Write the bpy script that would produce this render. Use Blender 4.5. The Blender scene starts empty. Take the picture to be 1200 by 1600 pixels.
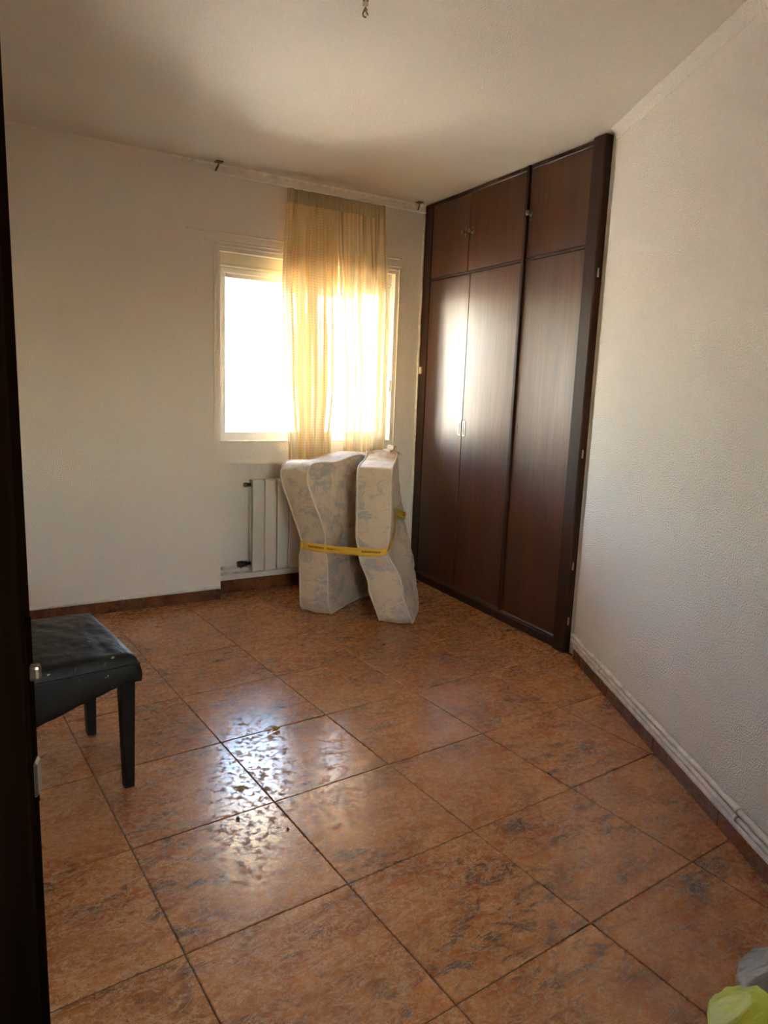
import bpy, bmesh, math, random
from mathutils import Vector, Matrix, noise
random.seed(7)
sc = bpy.context.scene
COL = sc.collection

# ------------------------------------------------------------------ camera
cam_d = bpy.data.cameras.new('camera')
cam = bpy.data.objects.new('camera', cam_d); COL.objects.link(cam)
R = ((0.82219771, -0.56797702, 0.03732324), (-0.06798237, -0.16308927, -0.98426637), (0.5651277, 0.80672424, -0.17270404))
M = Matrix.Identity(4)
for i in range(3):
    M[i][0] = R[0][i]; M[i][1] = -R[1][i]; M[i][2] = -R[2][i]
M[0][3], M[1][3], M[2][3] = -0.93347, -1.88562, 1.32531
cam.matrix_world = M
cam_d.sensor_fit = 'HORIZONTAL'; cam_d.sensor_width = 36; cam_d.lens = 36 * 1105.13 / 1200
cam_d.clip_start = 0.02; cam_d.clip_end = 3000
sc.camera = cam

# ------------------------------------------------------------------ sky, sun, exposure
world = bpy.data.worlds.new('world'); sc.world = world; world.use_nodes = True
wn = world.node_tree; wn.nodes.clear()
wo = wn.nodes.new('ShaderNodeOutputWorld'); wb = wn.nodes.new('ShaderNodeBackground')
sky = wn.nodes.new('ShaderNodeTexSky'); sky.sky_type = 'NISHITA'; sky.sun_disc = False
sky.sun_elevation = math.radians(38); sky.sun_rotation = math.radians(270)
sky.air_density = 1.0; sky.dust_density = 2.0; sky.ozone_density = 1.0
tint = wn.nodes.new('ShaderNodeMix'); tint.data_type = 'RGBA'; tint.blend_type = 'MULTIPLY'; tint.inputs[0].default_value = 1.0
tint.inputs[7].default_value = (1.0, 0.93, 0.845, 1)      # the photograph's warm white balance
wn.links.new(sky.outputs[0], tint.inputs[6]); wn.links.new(tint.outputs[2], wb.inputs[0]); wn.links.new(wb.outputs[0], wo.inputs[0])
wb.inputs[1].default_value = 1.0
sun_d = bpy.data.lights.new('sun', 'SUN'); sun_d.energy = 11; sun_d.angle = 0.0093; sun_d.color = (1.0, 0.9, 0.74)
sun = bpy.data.objects.new('sun', sun_d); COL.objects.link(sun)
sun.location = (0, -6, 12)
sun.rotation_euler = Vector((0.785, 0.0, -0.62)).to_track_quat('-Z', 'Y').to_euler()
sc.view_settings.view_transform = 'Standard'; sc.view_settings.look = 'None'
sc.view_settings.gamma = 1.0; sc.view_settings.use_curve_mapping = False
sc.view_settings.exposure = 3.78
sc.cycles.max_bounces = 14; sc.cycles.diffuse_bounces = 12; sc.cycles.glossy_bounces = 4
sc.cycles.transparent_max_bounces = 12; sc.cycles.sample_clamp_indirect = 12

# ------------------------------------------------------------------ frames of the walls (origin, angle of the local x axis)
BW = (Vector((-0.3735, 2.205, 0)), math.atan2(-0.05981916, 0.99820923))      # window wall; local y points out of the room
WD = (Vector((2.0745, 2.0583, 0)), math.atan2(-0.99355582, -0.11334387))     # wardrobe front
RW = (Vector((1.868, 0.377, 0)), math.atan2(-0.858, -0.513))                 # slanted right wall
CEIL = 2.52
def fmat(fr): return Matrix.Translation(fr[0]) @ Matrix.Rotation(fr[1], 4, 'Z')
def fpt(fr, u, n, z=0): return fmat(fr) @ Vector((u, n, z))

# ------------------------------------------------------------------ materials
MATS = {}
class NT:
    def __init__(s, name):
        s.m = bpy.data.materials.new(name); s.m.use_nodes = True
        s.t = s.m.node_tree; s.b = s.t.nodes['Principled BSDF']; s.out = s.t.nodes['Material Output']
        MATS[name] = s.m
    def n(s, typ, **kw):
        nd = s.t.nodes.new('ShaderNode' + typ)
        for k, v in kw.items():
            if k[0] == '_': setattr(nd, k[1:], v)
            else: nd.inputs[k.replace('_', ' ')].default_value = v
        return nd
    def l(s, a, b): s.t.links.new(a, b)
    def co(s, kind='Object', scale=(1, 1, 1), rot=(0, 0, 0), rnd=0):
        tc = s.n('TexCoord'); mp = s.n('Mapping'); mp.inputs['Scale'].default_value = scale; mp.inputs['Rotation'].default_value = rot
        s.l(tc.outputs[kind], mp.inputs['Vector'])
        if rnd:
            oi = s.n('ObjectInfo'); ml = s.n('Math', _operation='MULTIPLY'); ml.inputs[1].default_value = rnd
            s.l(oi.outputs['Random'], ml.inputs[0])
            ad = s.n('VectorMath', _operation='ADD'); s.l(mp.outputs[0], ad.inputs[0]); s.l(ml.outputs[0], ad.inputs[1])
            return ad.outputs[0]
        return mp.outputs[0]
    def noise(s, vec, scale, detail=4, rough=.5, dist=0):
        nd = s.n('TexNoise', Scale=scale, Detail=detail, Roughness=rough, Distortion=dist); s.l(vec, nd.inputs['Vector']); return nd.outputs['Fac']
    def ramp(s, fac, stops):
        r = s.n('ValToRGB'); e = r.color_ramp.elements
        while len(e) < len(stops): e.new(.5)
        for q, (p, c) in zip(e, stops):
            q.position = p; q.color = (c, c, c, 1) if not hasattr(c, '__len__') else (*c, 1)
        s.l(fac, r.inputs[0]); return r.outputs[0]
    def mix(s, fac, a, b, mode='MIX'):
        m = s.n('Mix', _data_type='RGBA', _blend_type=mode)
        for v, i in ((fac, 0), (a, 6), (b, 7)):
            if hasattr(v, 'is_output'): s.l(v, m.inputs[i])
            else: m.inputs[i].default_value = v if i == 0 else (*v, 1)
        return m.outputs[2]
    def bump(s, h, strength=.3, dist=.01):
        b = s.n('Bump', Strength=strength, Distance=dist); s.l(h, b.inputs['Height']); s.l(b.outputs[0], s.b.inputs['Normal'])
    def set(s, **kw):
        for k, v in kw.items():
            k = k.replace('_', ' ')
            if hasattr(v, 'is_output'): s.l(v, s.b.inputs[k])
            else: s.b.inputs[k].default_value = v if not hasattr(v, '__len__') or len(v) == 4 else (*v, 1)
        return s.m
def simple(name, col, rough=.5, metal=0, nscale=30, var=.15, bump=0):
    t = NT(name); v = t.co(); f = t.noise(v, nscale, 4)
    c = t.ramp(f, [(.3, tuple(x * (1 - var) for x in col)), (.7, tuple(min(1, x * (1 + var)) for x in col))])
    if bump: t.bump(f, bump, .003)
    return t.set(Base_Color=c, Roughness=rough, Metallic=metal)

def plaster(name, col, grain=1.0, stain=(.78, .72, .62)):
    t = NT(name); v = t.co()
    big = t.noise(v, 1.3, 5, .6); c = t.mix(t.ramp(big, [(.5, 0), (.8, .35)]), col, stain)
    fine = t.noise(v, 70, 3, .6); c2 = t.mix(t.ramp(fine, [(.35, .10), (.65, 0)]), c, tuple(x * .6 for x in col))
    g1 = t.noise(v, 150, 3, .55); g2 = t.noise(v, 14, 4, .5)
    ad = t.n('Math', _operation='MULTIPLY_ADD'); t.l(g2, ad.inputs[0]); ad.inputs[1].default_value = .8
    t.l(t.ramp(g1, [(.42, 0), (.62, 1)]), ad.inputs[2])
    t.bump(ad.outputs[0], .42 * grain, .005)
    return t.set(Base_Color=c2, Roughness=.62)
plaster('plaster', (.86, .805, .74)); plaster('plaster_rough', (.89, .845, .785), 1.9); plaster('plaster_ceiling', (.74, .70, .635), 1.0)
simple('white_paint', (.76, .73, .67), .35, bump=.1); simple('dirty_white', (.66, .61, .54), .5, nscale=22, var=.25)
simple('radiator_enamel', (.66, .61, .54), .35, nscale=6, var=.05)
simple('aluminium_white', (.82, .83, .83), .3, nscale=8, var=.04)
simple('shutter_plastic', (.68, .67, .56), .5, nscale=20, var=.05)
simple('cream_plastic', (.72, .62, .36), .4, var=.08)
simple('grout', (.06, .032, .018), .8, nscale=200, var=.4)
simple('black_metal', (.02, .02, .02), .35); simple('steel', (.55, .53, .5), .3, 1, var=.1); simple('brass', (.62, .45, .2), .3, 1, var=.15)
simple('bronze', (.20, .16, .11), .35, 1, var=.3)
simple('ground_paving', (.62, .55, .45), .8, nscale=2, var=.15)
simple('black_leg', (.008, .006, .005), .45, nscale=40, var=.3).node_tree.nodes['Principled BSDF'].inputs['Specular IOR Level'].default_value = .25
simple('leaf', (.62, .43, .08), .5, nscale=60, var=.4, bump=.3)
simple('crumb', (.07, .045, .03), .8)
simple('copper_wire', (.22, .15, .08), .5, var=.3)

def tile_mat(name, dark=1.0, glaze=True, gb=1.0):
    t = NT(name); v = t.co('Object', (1, 1, 1), (0, 0, .55), 37.0)
    v2 = t.co('Object', (1.0, 2.3, 1), (0, 0, .55), 37.0)
    n1 = t.noise(v2, 3.4, 10, .70, 1.2)
    base = t.ramp(n1, [(.30, (.21 * dark, .066 * dark, .022 * dark)), (.43, (.37 * dark, .124 * dark, .036 * dark)), (.54, (.48 * dark, .187 * dark, .055 * dark)), (.68, (.55 * dark, .24 * dark, .082 * dark)), (.8, (.40 * dark, .155 * dark, .05 * dark))])
    n2 = t.noise(v2, 9.0, 10, .74, .9)
    dv = t.ramp(n2, [(.40, 1), (.445, .7), (.49, 0)])
    mk = t.ramp(t.noise(v, 3.2, 3), [(.40, 0), (.58, .9)])
    mm = t.n('Math', _operation='MULTIPLY'); t.l(dv, mm.inputs[0]); t.l(mk, mm.inputs[1])
    c = t.mix(mm.outputs[0], base, (.07 * dark, .045 * dark, .034 * dark))
    n3 = t.noise(v2, 10, 10, .75, 1.0)
    lv = t.ramp(n3, [(.50, 0), (.525, .75), (.55, 0)])
    c = t.mix(lv, c, (.70 * dark, .44 * dark, .23 * dark))
    sp = t.noise(v, 120, 3, .7); c = t.mix(t.ramp(sp, [(.32, .55), (.48, 0)]), c, (.17 * dark, .075 * dark, .036 * dark))
    bl = t.noise(v, 48, 4, .62, .4)
    if glaze:
        rg = t.ramp(bl, [(.40, .50), (.47, .30), (.56, .20)])
        sg = t.ramp(bl, [(.40, .12), (.47, .9)])
    else:
        rg = t.ramp(bl, [(.42, .5), (.6, .35)]); sg = t.ramp(bl, [(.4, .15), (.5, .3)])
    if gb != 1: c = t.mix(1.0, c, (1.0, gb, gb), 'MULTIPLY')
    bb = t.noise(v, 160, 4, .6); t.bump(bb, .012, .001)
    return t.set(Base_Color=c, Roughness=rg, Specular_IOR_Level=sg)
tile_mat('floor_tile'); tile_mat('skirting', .40, False, .80)

def wood(name, a, b, rough, coat=.0, gs=1.0):
    t = NT(name); v = t.co('Object', (38 * gs, 38 * gs, 1.0)); w = t.co('Object', (5, 5, .35), rnd=11.0)
    g = t.noise(v, 2.4, 4, .55, .1); h = t.noise(w, 1.5, 4, .6, .8)
    c = t.ramp(g, [(.30, a), (.62, b), (.8, tuple(x * .8 for x in b))])
    c = t.mix(t.ramp(h, [(.35, .6), (.65, 0)]), c, tuple(x * .6 for x in a))
    rr = t.ramp(h, [(.3, rough * 1.25), (.7, rough * .9)])
    t.bump(g, .03, .001)
    return t.set(Base_Color=c, Roughness=rr, Coat_Weight=coat, Coat_Roughness=.38)
wood('wardrobe_wood', (.066, .0195, .0075), (.125, .040, .014), .38, .2)
wood('wardrobe_trim', (.034, .011, .0055), (.058, .020, .009), .46, .0).node_tree.nodes['Principled BSDF'].inputs['Specular IOR Level'].default_value = .28
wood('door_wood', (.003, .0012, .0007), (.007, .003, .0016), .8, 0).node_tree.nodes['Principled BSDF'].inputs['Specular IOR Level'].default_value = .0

t = NT('leather'); v = t.co(); a = t.noise(v, 140, 3, .6); b_ = t.noise(v, 13, 6, .65, 1.0)
pt = t.ramp(t.noise(v, 42, 4, .6, .6), [(.68, 0), (.71, 1)])
t.bump(b_, .5, .012)
t.set(Base_Color=t.mix(pt, t.ramp(a, [(.3, (.008, .006, .0045)), (.7, (.016, .012, .009))]), (.30, .27, .22)), Roughness=t.ramp(b_, [(.3, .38), (.7, .55)]), Specular_IOR_Level=.3)

t = NT('ticking'); v = t.co('Object', (1, 1, 1.5)); n1 = t.noise(v, 7.5, 6, .68, .7); n2 = t.noise(t.co('Object', (1, 1, 1.2), (.4, .2, .9)), 8, 5, .66, .5)
gate = t.noise(v, 60, 4, .7)
c = t.mix(t.ramp(n1, [(.49, 0), (.57, .75)]), (.68, .53, .37), (.35, .345, .35))
c = t.mix(t.ramp(n2, [(.57, 0), (.64, .7)]), c, (.62, .38, .29))
c = t.mix(t.ramp(gate, [(.40, .45), (.52, 0)]), c, (.70, .60, .47))
wr = t.noise(t.co('Object', (1, 1, 3)), 9, 4, .55); t.bump(wr, .35, .012)
t.set(Base_Color=c, Roughness=.7, Sheen_Weight=.2)
simple('piping_cloth', (.70, .61, .48), .7, nscale=120, var=.1)
simple('tab_cloth', (.62, .54, .40), .8, nscale=40, var=.2)

t = NT('tape_yellow'); v = t.co('UV', (1, 1, 1)); br = t.n('TexBrick', Scale=1.0, Mortar_Size=.25); br.inputs['Brick Width'].default_value = .016; br.inputs['Row Height'].default_value = 1.0
mk = t.noise(t.co('UV', (330, 14, 1)), 1.0, 2, .6); win = t.noise(t.co('UV', (9, .1, 1)), 1.0, 1)
sepn = t.n('SeparateXYZ'); t.l(v, sepn.inputs[0])
row = t.ramp(sepn.outputs[1], [(.40, 0), (.42, 1), (.66, 1), (.68, 0)])
m1 = t.n('Math', _operation='MULTIPLY'); t.l(t.ramp(mk, [(.46, 0), (.50, 1)]), m1.inputs[0]); t.l(t.ramp(win, [(.50, 0), (.52, 1)]), m1.inputs[1])
m2 = t.n('Math', _operation='MULTIPLY'); t.l(m1.outputs[0], m2.inputs[0]); t.l(row, m2.inputs[1])
t.set(Base_Color=t.mix(m2.outputs[0], (.80, .47, .05), (.03, .02, .01)), Roughness=.3)

# glass: clear sheet that lets light straight through and mirrors a little; amber sheet warms the added fill
for gname, gcol in (('glass', (.96, .98, .97, 1)), ('warm_fill_glass', (.97, .91, .80, 1))):
    t = NT(gname); tr = t.n('BsdfTransparent'); tr.inputs[0].default_value = gcol; gl = t.n('BsdfGlossy'); gl.inputs['Roughness'].default_value = .02
    fr = t.n('Fresnel', IOR=1.45); ms = t.n('MixShader'); t.l(fr.outputs[0], ms.inputs[0]); t.l(tr.outputs[0], ms.inputs[1]); t.l(gl.outputs[0], ms.inputs[2]); t.l(ms.outputs[0], t.out.inputs[0])

def curtain_mat(name, open_, col, freq, stripes):
    t = NT(name); uv = t.n('TexCoord').outputs['UV']; sp = t.n('SeparateXYZ'); t.l(uv, sp.inputs[0])
    def wave(src, f):
        m = t.n('Math', _operation='MULTIPLY'); t.l(src, m.inputs[0]); m.inputs[1].default_value = f * 6.2832
        s_ = t.n('Math', _operation='SINE'); t.l(m.outputs[0], s_.inputs[0]); return s_.outputs[0]
    a = t.ramp(wave(sp.outputs[0], 42), [(.55, 0), (.8, 1)]); b = t.ramp(wave(sp.outputs[1], 62), [(.1, 0), (.4, 1)])
    d = t.n('Math', _operation='MULTIPLY'); t.l(a, d.inputs[0]); t.l(b, d.inputs[1])
    st = t.noise(t.co('UV', (freq, .35, 1)), 1.0, 3, .6)
    dif = t.n('BsdfDiffuse'); trl = t.n('BsdfTranslucent')
    cc = t.mix(d.outputs[0], col, tuple(x * .72 for x in col)); t.l(cc, dif.inputs[0]); t.l(cc, trl.inputs[0])
    m1 = t.n('MixShader'); m1.inputs[0].default_value = .11; t.l(dif.outputs[0], m1.inputs[1]); t.l(trl.outputs[0], m1.inputs[2])
    tp = t.n('BsdfTransparent')
    o1 = t.n('Math', _operation='MULTIPLY'); o1.inputs[1].default_value = open_; t.l(t.ramp(st, stripes), o1.inputs[0])
    o2 = t.n('Math', _operation='MULTIPLY'); t.l(o1.outputs[0], o2.inputs[0]); t.l(t.ramp(d.outputs[0], [(0, 1), (1, .0)]), o2.inputs[1])
    hem = t.ramp(sp.outputs[1], [(0, 1), (.0, 1)])
    m2 = t.n('MixShader'); t.l(o2.outputs[0], m2.inputs[0]); t.l(m1.outputs[0], m2.inputs[1]); t.l(tp.outputs[0], m2.inputs[2]); t.l(m2.outputs[0], t.out.inputs[0])
    return t.m
curtain_mat('curtain_dense', .12, (.84, .66, .38), 14, [(.38, .9), (.50, .04)]); curtain_mat('curtain_sheer', .42, (.84, .67, .40), 26, [(.44, 1), (.54, .02)])

curtain_mat('curtain_hem', .02, (.82, .68, .44), 5, [(.4, 1), (.6, 1)])
t = NT('awning_cloth'); v = t.co('Object', (1, 1, 1)); f = t.noise(v, 90, 3)
dif = t.n('BsdfDiffuse'); trl = t.n('BsdfTranslucent'); cc = t.ramp(f, [(.3, (.66, .53, .33)), (.7, (.74, .60, .39))]); t.l(cc, dif.inputs[0]); t.l(cc, trl.inputs[0])
m1 = t.n('MixShader'); m1.inputs[0].default_value = .05; t.l(dif.outputs[0], m1.inputs[1]); t.l(trl.outputs[0], m1.inputs[2]); t.l(m1.outputs[0], t.out.inputs[0])

t = NT('bag_film'); v = t.co(); f = t.noise(v, 18, 5, .6, 1.0); t.bump(f, .8, .02)
t.set(Base_Color=t.ramp(f, [(.35, (.24, .215, .185)), (.7, (.44, .40, .35))]), Roughness=.25, Alpha=.85)
t = NT('lime_plastic'); v = t.co('Object', (1, 1, .5)); f = t.noise(v, 16, 4, .6, .8); t.bump(f, .5, .02)
t.set(Base_Color=t.ramp(f, [(.3, (.48, .50, .03)), (.7, (.62, .66, .07))]), Roughness=.42)
t = NT('print_film'); v = t.co(); f = t.noise(v, 40, 3, .6); t.set(Base_Color=t.ramp(f, [(.54, (.62, .58, .50)), (.56, (.16, .13, .30))]), Roughness=.35)

# ------------------------------------------------------------------ mesh helpers
def bx(bm, x0, x1, y0, y1, z0, z1, bev=0, seg=1, mi=0):
    vs = [bm.verts.new(p) for p in ((x0, y0, z0), (x1, y0, z0), (x1, y1, z0), (x0, y1, z0), (x0, y0, z1), (x1, y0, z1), (x1, y1, z1), (x0, y1, z1))]
    fs = [bm.faces.new([vs[i] for i in q]) for q in ((0, 3, 2, 1), (4, 5, 6, 7), (0, 1, 5, 4), (1, 2, 6, 5), (2, 3, 7, 6), (3, 0, 4, 7))]
    for f in fs: f.material_index = mi
    if bev:
        es = list({e for f in fs for e in f.edges})
        r = bmesh.ops.bevel(bm, geom=es, offset=bev, segments=seg, profile=.5, affect='EDGES')
        for f in r['faces']: f.material_index = mi
def boxm(*a, **k):
    bm = bmesh.new(); bx(bm, *a, **k); return bm
def tube(bm, pts, r, n=8, closed=False, mi=0):
    pts = [Vector(p) for p in pts]; rings = []; N = len(pts)
    up = Vector((0, 0, 1))
    for i, p in enumerate(pts):
        d = (pts[(i + 1) % N] - pts[i - 1]) if closed else (pts[min(i + 1, N - 1)] - pts[max(i - 1, 0)])
        d.normalize()
        ref = up if abs(d.dot(up)) < .95 else Vector((1, 0, 0))
        a = d.cross(ref).normalized(); b = a.cross(d)
        rr = r[i] if hasattr(r, '__len__') else r
        rings.append([bm.verts.new(p + a * math.cos(2 * math.pi * k / n) * rr + b * math.sin(2 * math.pi * k / n) * rr) for k in range(n)])
    for i in range(N if closed else N - 1):
        A, B = rings[i], rings[(i + 1) % N]
        for k in range(n):
            f = bm.faces.new((A[k], A[(k + 1) % n], B[(k + 1) % n], B[k])); f.smooth = True; f.material_index = mi
    if not closed:
        bm.faces.new(rings[0][::-1]).material_index = mi; bm.faces.new(rings[-1]).material_index = mi
def lathe(bm, prof, n=14, mat=None):
    rings = []
    for r, z in prof:
        rings.append([bm.verts.new((r * math.cos(2 * math.pi * k / n), r * math.sin(2 * math.pi * k / n), z)) for k in range(n)])
    new = [v for q in rings for v in q]
    for A, B in zip(rings, rings[1:]):
        for k in range(n):
            f = bm.faces.new((A[k], A[(k + 1) % n], B[(k + 1) % n], B[k])); f.smooth = True
    bm.faces.new(rings[0][::-1]); bm.faces.new(rings[-1])
    if mat: bmesh.ops.transform(bm, matrix=mat, verts=new)
def grid(bm, f, nu, nv, closed_u=False, uvf=None, smooth=True):
    V = [[bm.verts.new(f(i / nu, j / nv)) for j in range(nv + 1)] for i in range(nu if closed_u else nu + 1)]
    uvl = bm.loops.layers.uv.verify() if uvf else None
    for i in range(nu):
        for j in range(nv):
            i2 = (i + 1) % len(V)
            fc = bm.faces.new((V[i][j], V[i2][j], V[i2][j + 1], V[i][j + 1])); fc.smooth = smooth
            if uvf:
                for lp, (a, b) in zip(fc.loops, ((i, j), (i + 1, j), (i + 1, j + 1), (i, j + 1))): lp[uvl].uv = uvf(a / nu, b / nv)
    return V
def obj(name, bm, mat, parent=None, smooth=False, normals=True):
    if isinstance(bm, bmesh.types.BMesh):
        if normals: bmesh.ops.recalc_face_normals(bm, faces=bm.faces)
        me = bpy.data.meshes.new(name); bm.to_mesh(me); bm.free()
        for m in (mat if isinstance(mat, (list, tuple)) else [mat]): me.materials.append(MATS[m])
        if smooth:
            for p in me.polygons: p.use_smooth = True
    else: me = bm
    o = bpy.data.objects.new(name, me); COL.objects.link(o)
    if parent: o.parent = parent
    return o
def tag(o, label, cat, group=None):
    o['label'] = label; o['category'] = cat
    if group: o['group'] = group
    return o
def struct(o, label=None, cat=None):
    o['kind'] = 'structure'
    if label: o['label'] = label
    if cat: o['category'] = cat
    return o
def empty(name, mat=None):
    o = bpy.data.objects.new(name, None); o.empty_display_size = .1; COL.objects.link(o)
    if mat is not None: o.matrix_world = mat
    return o
def placed(o, mat): o.matrix_world = mat; return o

# ================================================================== THE ROOM
# outside: pale paved ground below the flat
bm = boxm(-900, 900, 1.9, 1500, -3.3, -3.2); struct(obj('ground', bm, 'ground_paving'), 'pale sunlit paving outside the window', 'ground')

XL, YF = -1.56, -2.70
bm = bmesh.new(); bx(bm, -9, -1.45, .0, .25, -3.2, 5.8); bx(bm, 3.1, 9, .0, .25, -3.2, 5.8); bx(bm, -1.45, 3.1, .0, .25, CEIL + .12, 5.8); bx(bm, -1.45, 3.1, 0, .25, -3.2, -.12)
placed(struct(obj('wall_facade', bm, 'ground_paving'), 'outside facade of the building around the window', 'wall'), fmat(BW))
# floor: mortar bed with a tile object for every tile
bm = boxm(-2.95, 2.95, -2.95, 2.62, -.12, -.003)
floor = struct(obj('floor', bm, 'grout'), 'rust-brown marbled ceramic tile floor laid on a square grid', 'floor')
S = .45
def clip(poly, a, b):          # keep the side left of a->b
    out = []
    for i in range(len(poly)):
        p, q = poly[i], poly[(i + 1) % len(poly)]
        dp = (b[0] - a[0]) * (p[1] - a[1]) - (b[1] - a[1]) * (p[0] - a[0]); dq = (b[0] - a[0]) * (q[1] - a[1]) - (b[1] - a[1]) * (q[0] - a[0])
        if dp >= 0: out.append(p)
        if (dp >= 0) != (dq >= 0):
            k = dp / (dp - dq); out.append((p[0] + (q[0] - p[0]) * k, p[1] + (q[1] - p[1]) * k))
    return out
def xy(v): return (v.x, v.y)
rw_end = fpt(RW, (0.377 - YF) / .858, 0)
room = [(XL, YF), xy(rw_end), xy(fpt(RW, -.02, 0)), (2.103, 2.172), (XL, 2.392)]
def tile_mesh(poly):
    bm = bmesh.new(); c = .0022
    def inset(pl):
        n = len(pl); res = []
        for i in range(n):
            p0, p1, p2 = Vector(pl[i - 1]), Vector(pl[i]), Vector(pl[(i + 1) % n])
            d1 = (p1 - p0).normalized(); d2 = (p2 - p1).normalized()
            n1 = Vector((-d1.y, d1.x)); n2 = Vector((-d2.y, d2.x)); k = 1 + n1.dot(n2)
            res.append(p1 + (n1 + n2) * c / max(k, .3))
        return res
    top = [bm.verts.new((p.x, p.y, 0)) for p in inset(poly)]
    mid = [bm.verts.new((p[0], p[1], -c * .7)) for p in poly]; bot = [bm.verts.new((p[0], p[1], -.010)) for p in poly]
    bm.faces.new(top); n = len(poly)
    for i in range(n):
        j = (i + 1) % n
        bm.faces.new((mid[i], mid[j], top[j], top[i])); bm.faces.new((bot[i], bot[j], mid[j], mid[i]))
    return bm
G = .0016; full = None
for i in range(-4, 6):
    for j in range(-7, 6):
        x0, y0 = i * S, j * S
        cell = [(x0 + G, y0 + G), (x0 + S - G, y0 + G), (x0 + S - G, y0 + S - G), (x0 + G, y0 + S - G)]
        pl = cell
        for k in range(len(room)):
            pl = clip(pl, room[k], room[(k + 1) % len(room)])
            if len(pl) < 3: break
        if len(pl) < 3: continue
        cl = []
        for p in pl:
            if not cl or (Vector(p) - Vector(cl[-1])).length > .004: cl.append(p)
        if len(cl) > 2 and (Vector(cl[0]) - Vector(cl[-1])).length < .004: cl.pop()
        if len(cl) < 3: continue
        area = abs(sum(cl[k][0] * cl[(k + 1) % len(cl)][1] - cl[(k + 1) % len(cl)][0] * cl[k][1] for k in range(len(cl)))) / 2
        if area < .0012: continue
        cx, cy = x0 + S / 2, y0 + S / 2
        loc = [(p[0] - cx, p[1] - cy) for p in cl]
        if area > .198 and len(cl) == 4:
            if full is None: o = obj('tile', tile_mesh(loc), 'floor_tile', floor); full = o.data
            else: o = obj('tile', full, None, floor)
        else: o = obj('tile', tile_mesh(loc), 'floor_tile', floor)
        o.location = (cx, cy, random.uniform(-.0004, .0004)); o.rotation_euler = (random.uniform(-.0012, .0012), random.uniform(-.0012, .0012), 0)

struct(obj('ceiling', boxm(-2.95, 2.95, -2.95, 2.62, CEIL, CEIL + .12), 'plaster_ceiling'), 'off-white textured plaster ceiling', 'ceiling')

# window wall with window opening and radiator niche
WL, WR, WB, WT = 1.052, 2.235, .970, 2.062
bm = bmesh.new()
bx(bm, -1.45, WL, 0, .25, 0, CEIL); bx(bm, WL, WR, 0, .25, WT, CEIL); bx(bm, WL, WR, .0, .25, .835, WB); bx(bm, WL, WR, .11, .25, 0, .835); bx(bm, WR, 3.1, 0, .25, 0, CEIL)
placed(struct(obj('wall_back', bm, 'plaster'), 'off-white plaster wall with the window and radiator recess', 'wall'), fmat(BW))
# slanted right wall and the strip beside the wardrobe
bm = boxm(-.005, 3.75, 0, .15, 0, CEIL); placed(struct(obj('wall_right', bm, 'plaster_rough'), 'bumpy textured white plaster wall right of the wardrobe', 'wall'), fmat(RW))
bm = boxm(1.64, 1.76, .012, .6, 0, CEIL); placed(struct(obj('wall_corner', bm, 'plaster'), 'narrow plaster strip between wardrobe and right wall', 'wall'), fmat(WD))
# left wall with the doorway, wall behind the camera, and the small hall behind the doorway
bm = bmesh.new(); DY0, DY1 = -1.80, -1.02
bx(bm, XL - .1, XL, YF - .1, DY0, 0, CEIL); bx(bm, XL - .1, XL, DY1, 2.45, 0, CEIL); bx(bm, XL - .1, XL, DY0, DY1, 2.06, CEIL)
struct(obj('wall_left', bm, 'plaster'), 'plain plaster wall with the doorway', 'wall')
bm = bmesh.new(); BX0, BX1 = -.93, -.30
bx(bm, XL - .1, BX0, YF - .1, YF, 0, CEIL); bx(bm, BX1, .9, YF - .1, YF, 0, CEIL); bx(bm, BX0, BX1, YF - .1, YF, 2.08, CEIL)
struct(obj('wall_front', bm, 'plaster'), 'plain plaster wall facing the window, with an opening added for fill light', 'wall')
bm = bmesh.new(); bx(bm, -2.85, -2.75, -2.75, -.5, 0, CEIL); bx(bm, -2.75, XL - .1, -.6, -.5, 0, CEIL); bx(bm, -2.75, XL - .1, -2.75, -2.65, 0, CEIL)
struct(obj('wall_hall', bm, 'plaster'), 'plaster walls of the hall behind the doorway', 'wall')

# rough plaster ridge helper: a wavering strip
def ridge(name, fr, u0, u1, n0, z0, r, amp, mat, seed=0, zdrop=None, parent=None, step=.02):
    N = max(2, int((u1 - u0) / step)); pts = []; rr = []
    for i in range(N + 1):
        u = u0 + (u1 - u0) * i / N
        a = noise.noise(Vector((u * 9, seed, 0))); b = noise.noise(Vector((u * 31, seed + 5, 0)))
        pts.append((u, n0, z0 + (a * .6 + b * .4) * amp + (zdrop * i / N if zdrop else 0))); rr.append(r * (1 + .35 * b))
    bm = bmesh.new(); tube(bm, pts, rr, 6)
    o = obj(name, bm, mat, parent)
    if parent is None: placed(o, fmat(fr))
    return o

# coves under the ceiling
def cove(name, fr, u0, u1, r, mat, label):
    bm = bmesh.new(); prof = [(0, -r * 1.25), (-.004, -r * 1.2), (-r * .35, -r * .55), (-r * .95, -r * .1), (-r, 0), (0, 0)]
    N = int((u1 - u0) / .05); rows = []
    for i in range(N + 1):
        u = u0 + (u1 - u0) * i / N; k = 1 + .08 * noise.noise(Vector((u * 6, r * 100, 2)))
        rows.append([bm.verts.new((u, a * k, CEIL + b * k)) for a, b in prof])
    for A, B in zip(rows, rows[1:]):
        for k in range(len(prof) - 1): bm.faces.new((A[k], B[k], B[k + 1], A[k + 1]))
    bm.faces.new(rows[0]); bm.faces.new(rows[-1][::-1])
    placed(struct(obj(name, bm, mat), label, 'trim'), fmat(fr))
cove('trim_1', BW, -1.18, .84, .016, 'plaster', 'thin plaster cove under the ceiling left of the curtain rail')
cove('trim_2', BW, .84, 2.445, .019, 'white_paint', 'thicker plaster cove under the ceiling above the window')
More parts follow.
